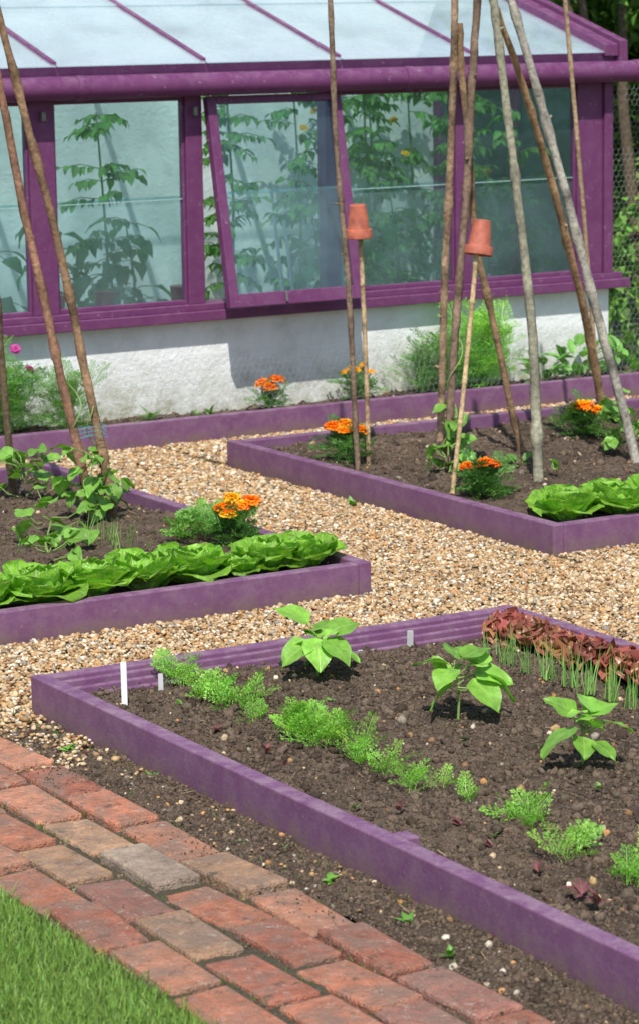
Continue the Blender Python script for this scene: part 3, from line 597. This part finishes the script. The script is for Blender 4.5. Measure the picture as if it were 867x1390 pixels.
def tomato(x,y,z0,h,n,s,c,broad=False):
    mb=MB(); zt=z0+h; tube(mb,[(x,y,z0),(x+.02,y,z0+h*.5),(x-.01,y+.01,zt)],[.007,.006,.003],(.1,.15,.06),6)
    for k in range(n):
        z=z0+h*(.12+.88*rng.random()); a=rng.uniform(0,6.28); L=s*rng.uniform(.7,1.2)*(1-.3*(z-z0)/h); el=rng.uniform(-.2,.6)
        p0=np.array([x,y,z]); d=np.array([math.cos(a)*math.cos(el),math.sin(a)*math.cos(el),math.sin(el)])
        m=5 if not broad else 1; tube(mb,[p0,p0+d*L*.5,p0+d*L-np.array([0,0,.2*L])],.0022,(.1,.17,.06),4,cap=False)
        for j in range(m):
            t=(j+1)/m; base=p0+d*L*t-np.array([0,0,.2*L*t*t]); K=2 if (j<m-1) else 1
            azs=np.array([a-1.1,a+1.1])[:K] if K==2 else np.array([a]); sz=(.055 if not broad else .12)*rng.uniform(.7,1.2,K)
            mb.many(lv,lf,frames(azs,rng.uniform(-.9,-.1,K),rng.normal(0,.3,K)),np.tile(base,(K,1)),np.array(c)[None]*rng.uniform(.7,1.35,(K,1)),ll,scale=sz)
    mb.build('tomato_plant' if not broad else 'pepper_plant',gmat)
TC=(.075,.18,.04)
for x,y,h,n in[(5.15,10.35,1.15,38),(5.9,10.6,1.45,54),(6.25,10.4,1.4,54),(6.6,10.6,1.4,56),(6.95,10.4,1.4,54),(7.2,10.7,1.3,44),(6.85,10.95,1.35,40),(7.2,10.25,1.1,30),(7.1,11.0,1.3,34),(6.45,10.95,1.3,30)]: tomato(x,y,.12,h,n,.2,TC)
for x,y,h,n in[(4.55,10.15,.5,22),(4.85,10.25,.55,24),(5.05,10.1,.45,20),(4.4,10.4,.6,18),(5.3,10.4,.5,18),(6.1,10.2,.5,18),(6.5,10.2,.55,22),(6.9,10.2,.55,22)]: tomato(x,y,.3,h,n,.12,(.065,.17,.06),True)
mf=MB()
for p in[(6.1,10.2,1.25),(6.15,10.18,1.1),(6.05,10.2,1.18),(6.5,10.2,1.2),(6.9,10.2,1.15),(7.0,10.2,.95),(6.2,10.2,1.3),(6.56,10.2,1.05)]: flower(mf,np.array(p),.02,(.85,.6,.02),(.85,.55,.02),.5)
mf.build('tomato_flowers',petal,GH)
# ---------------------------------------------------------------- hedge + wire
def cloud(name,cs,n,L,c,mat=leafm):
    mb=MB(); v,f,l=leaf(1,.62,w_bean,4,5,.7,.25)
    for(cx,cy_,cz,rx,ry,rz) in cs:
        K=n; d=rng.normal(size=(K,3)); d/=np.linalg.norm(d,axis=1)[:,None]; rr=rng.random(K)**.25; p=np.array([cx,cy_,cz])+d*rr[:,None]*np.array([rx,ry,rz]); p=p[p[:,2]>.02]; K=len(p)
        tone=rng.uniform(.55,1.5,(K,1))*rng.uniform(.7,1.25)
        mb.many(v,f,frames(rng.uniform(0,6.28,K),rng.uniform(-1.2,.6,K),rng.normal(0,.4,K)),p,np.array(c)[None]*tone*rng.uniform(.9,1.1,(K,3)),l,scale=L*rng.uniform(.6,1.2,K))
    return mb.build(name,mat)
cs=[(rng.uniform(7.95,10.2),rng.uniform(10.6,12.0),rng.uniform(.2,2.7),rng.uniform(.3,.5),rng.uniform(.3,.45),rng.uniform(.3,.45)) for _ in range(30)]
cs+=[(7.65+.35*i,11.9+.1*(i%2),zz,.4,.35,.4) for i in range(7) for zz in(1.2,1.8,2.4)]
cloud('hedge',cs,700,.08,(.09,.19,.03))
cs=[(rng.uniform(7.9,9.5),rng.uniform(10.05,10.35),rng.uniform(.1,1.5),.28,.14,.28) for _ in range(16)]
cloud('climbing_plant',cs,260,.075,(.12,.27,.04))
b=MB()
for k in range(9): x=rng.uniform(7.8,9.8); tube(b,[(x,11.2,0),(x+rng.normal(0,.1),11.25,1.2),(x+rng.normal(0,.3),11.3,2.5)],[.04,.03,.015],(.12,.09,.06),8,.05)
b.build('hedge_stems',bark)
def wire(name,x0,x1,z0,z1,yf,cell=.028,r=.0006,lean=0):
    e=empty(name); mb=MB(); nx=int((x1-x0)/cell); nz=int((z1-z0)/(cell*.86)); P=[];Qs=[]
    for i in range(nx):
        for k in range(nz):
            x=x0+i*cell+(cell/2 if k%2 else 0); z=z0+k*cell*.86
            a=(x,z);b_=(x+cell*.5,z+cell*.28); c_=(x+cell,z)
            P+=[a,b_,b_]; Qs+=[b_,c_,(x+cell*.5,z+cell*.86)]
    P=np.array(P);Qs=np.array(Qs); K=len(P)
    W=lambda q: np.stack([q[:,0],yf+lean*(q[:,1]-z0)+.006*np.sin(q[:,0]*9)+.004*np.sin(q[:,1]*14),q[:,1]],1)
    A=W(P);B=W(Qs); d=B-A; L=np.linalg.norm(d,axis=1); d/=L[:,None]; n=np.cross(d,[0,1,0]); n/=np.linalg.norm(n,axis=1)[:,None]; yv=np.cross(n,d)
    R=np.stack([n,d,yv],2); an=np.arange(3)/3*6.283; tv=np.array([[r*math.cos(q),0,r*math.sin(q)] for q in an]+[[r*math.cos(q),1,r*math.sin(q)] for q in an])
    S=np.stack([np.ones(K),L,np.ones(K)],1); mb.many(tv,np.array([[0,1,4,3],[1,2,5,4],[2,0,3,5]]),R,A,(1,1,1),scale=S); mb.build('mesh',wirem,e); return e
wire('chicken_wire_fence',7.45,9.2,.05,1.33,9.93)
f_=wire('chicken_wire_guard',4.9,7.6,.10,.33,9.52,lean=.3,r=.0004)
# ---------------------------------------------------------------- light + camera
sunv=Vector((-.42,-.66,0)).normalized(); el=rad(55)
S=Vector((sunv.x*math.cos(el),sunv.y*math.cos(el),math.sin(el)))
ld=bpy.data.lights.new('sun','SUN'); ld.energy=5.0; ld.angle=rad(.5); ld.color=(1,.96,.90); lo=bpy.data.objects.new('sun',ld); col0.objects.link(lo); lo.rotation_euler=S.to_track_quat('Z','Y').to_euler(); lo.location=S*20
w=bpy.data.worlds.new('World'); sc.world=w; w.use_nodes=True; nt=w.node_tree; bg=nt.nodes['Background']; sk=nt.nodes.new('ShaderNodeTexSky'); sk.sky_type='NISHITA'; sk.sun_disc=False; sk.sun_elevation=el; sk.sun_rotation=math.atan2(S.x,S.y)%(2*math.pi)
nt.links.new(sk.outputs[0],bg.inputs[0]); bg.inputs[1].default_value=.15
pi_,ya,ro=rad(9.804),rad(30.879),rad(.839)
f=np.array([math.sin(ya)*math.cos(pi_),math.cos(ya)*math.cos(pi_),-math.sin(pi_)]); r=np.array([math.cos(ya),-math.sin(ya),0.]); d=np.cross(f,r)
r2=r*math.cos(ro)+d*math.sin(ro); d2=-r*math.sin(ro)+d*math.cos(ro)
cd=bpy.data.cameras.new('camera'); co=bpy.data.objects.new('camera',cd); col0.objects.link(co)
Mx=Matrix(((r2[0],-d2[0],-f[0],0),(r2[1],-d2[1],-f[1],0),(r2[2],-d2[2],-f[2],1.7),(0,0,0,1))); co.matrix_world=Mx
cd.sensor_width=36; cd.sensor_fit='AUTO'; cd.lens=3728.3/1390*36; cd.shift_y=-45/1390; cd.clip_end=1000; cd.clip_start=.05
cd.dof.use_dof=True; cd.dof.focus_distance=7.0; cd.dof.aperture_fstop=9
sc.camera=co
sc.view_settings.view_transform='Standard'; sc.view_settings.look='None'; sc.view_settings.exposure=0
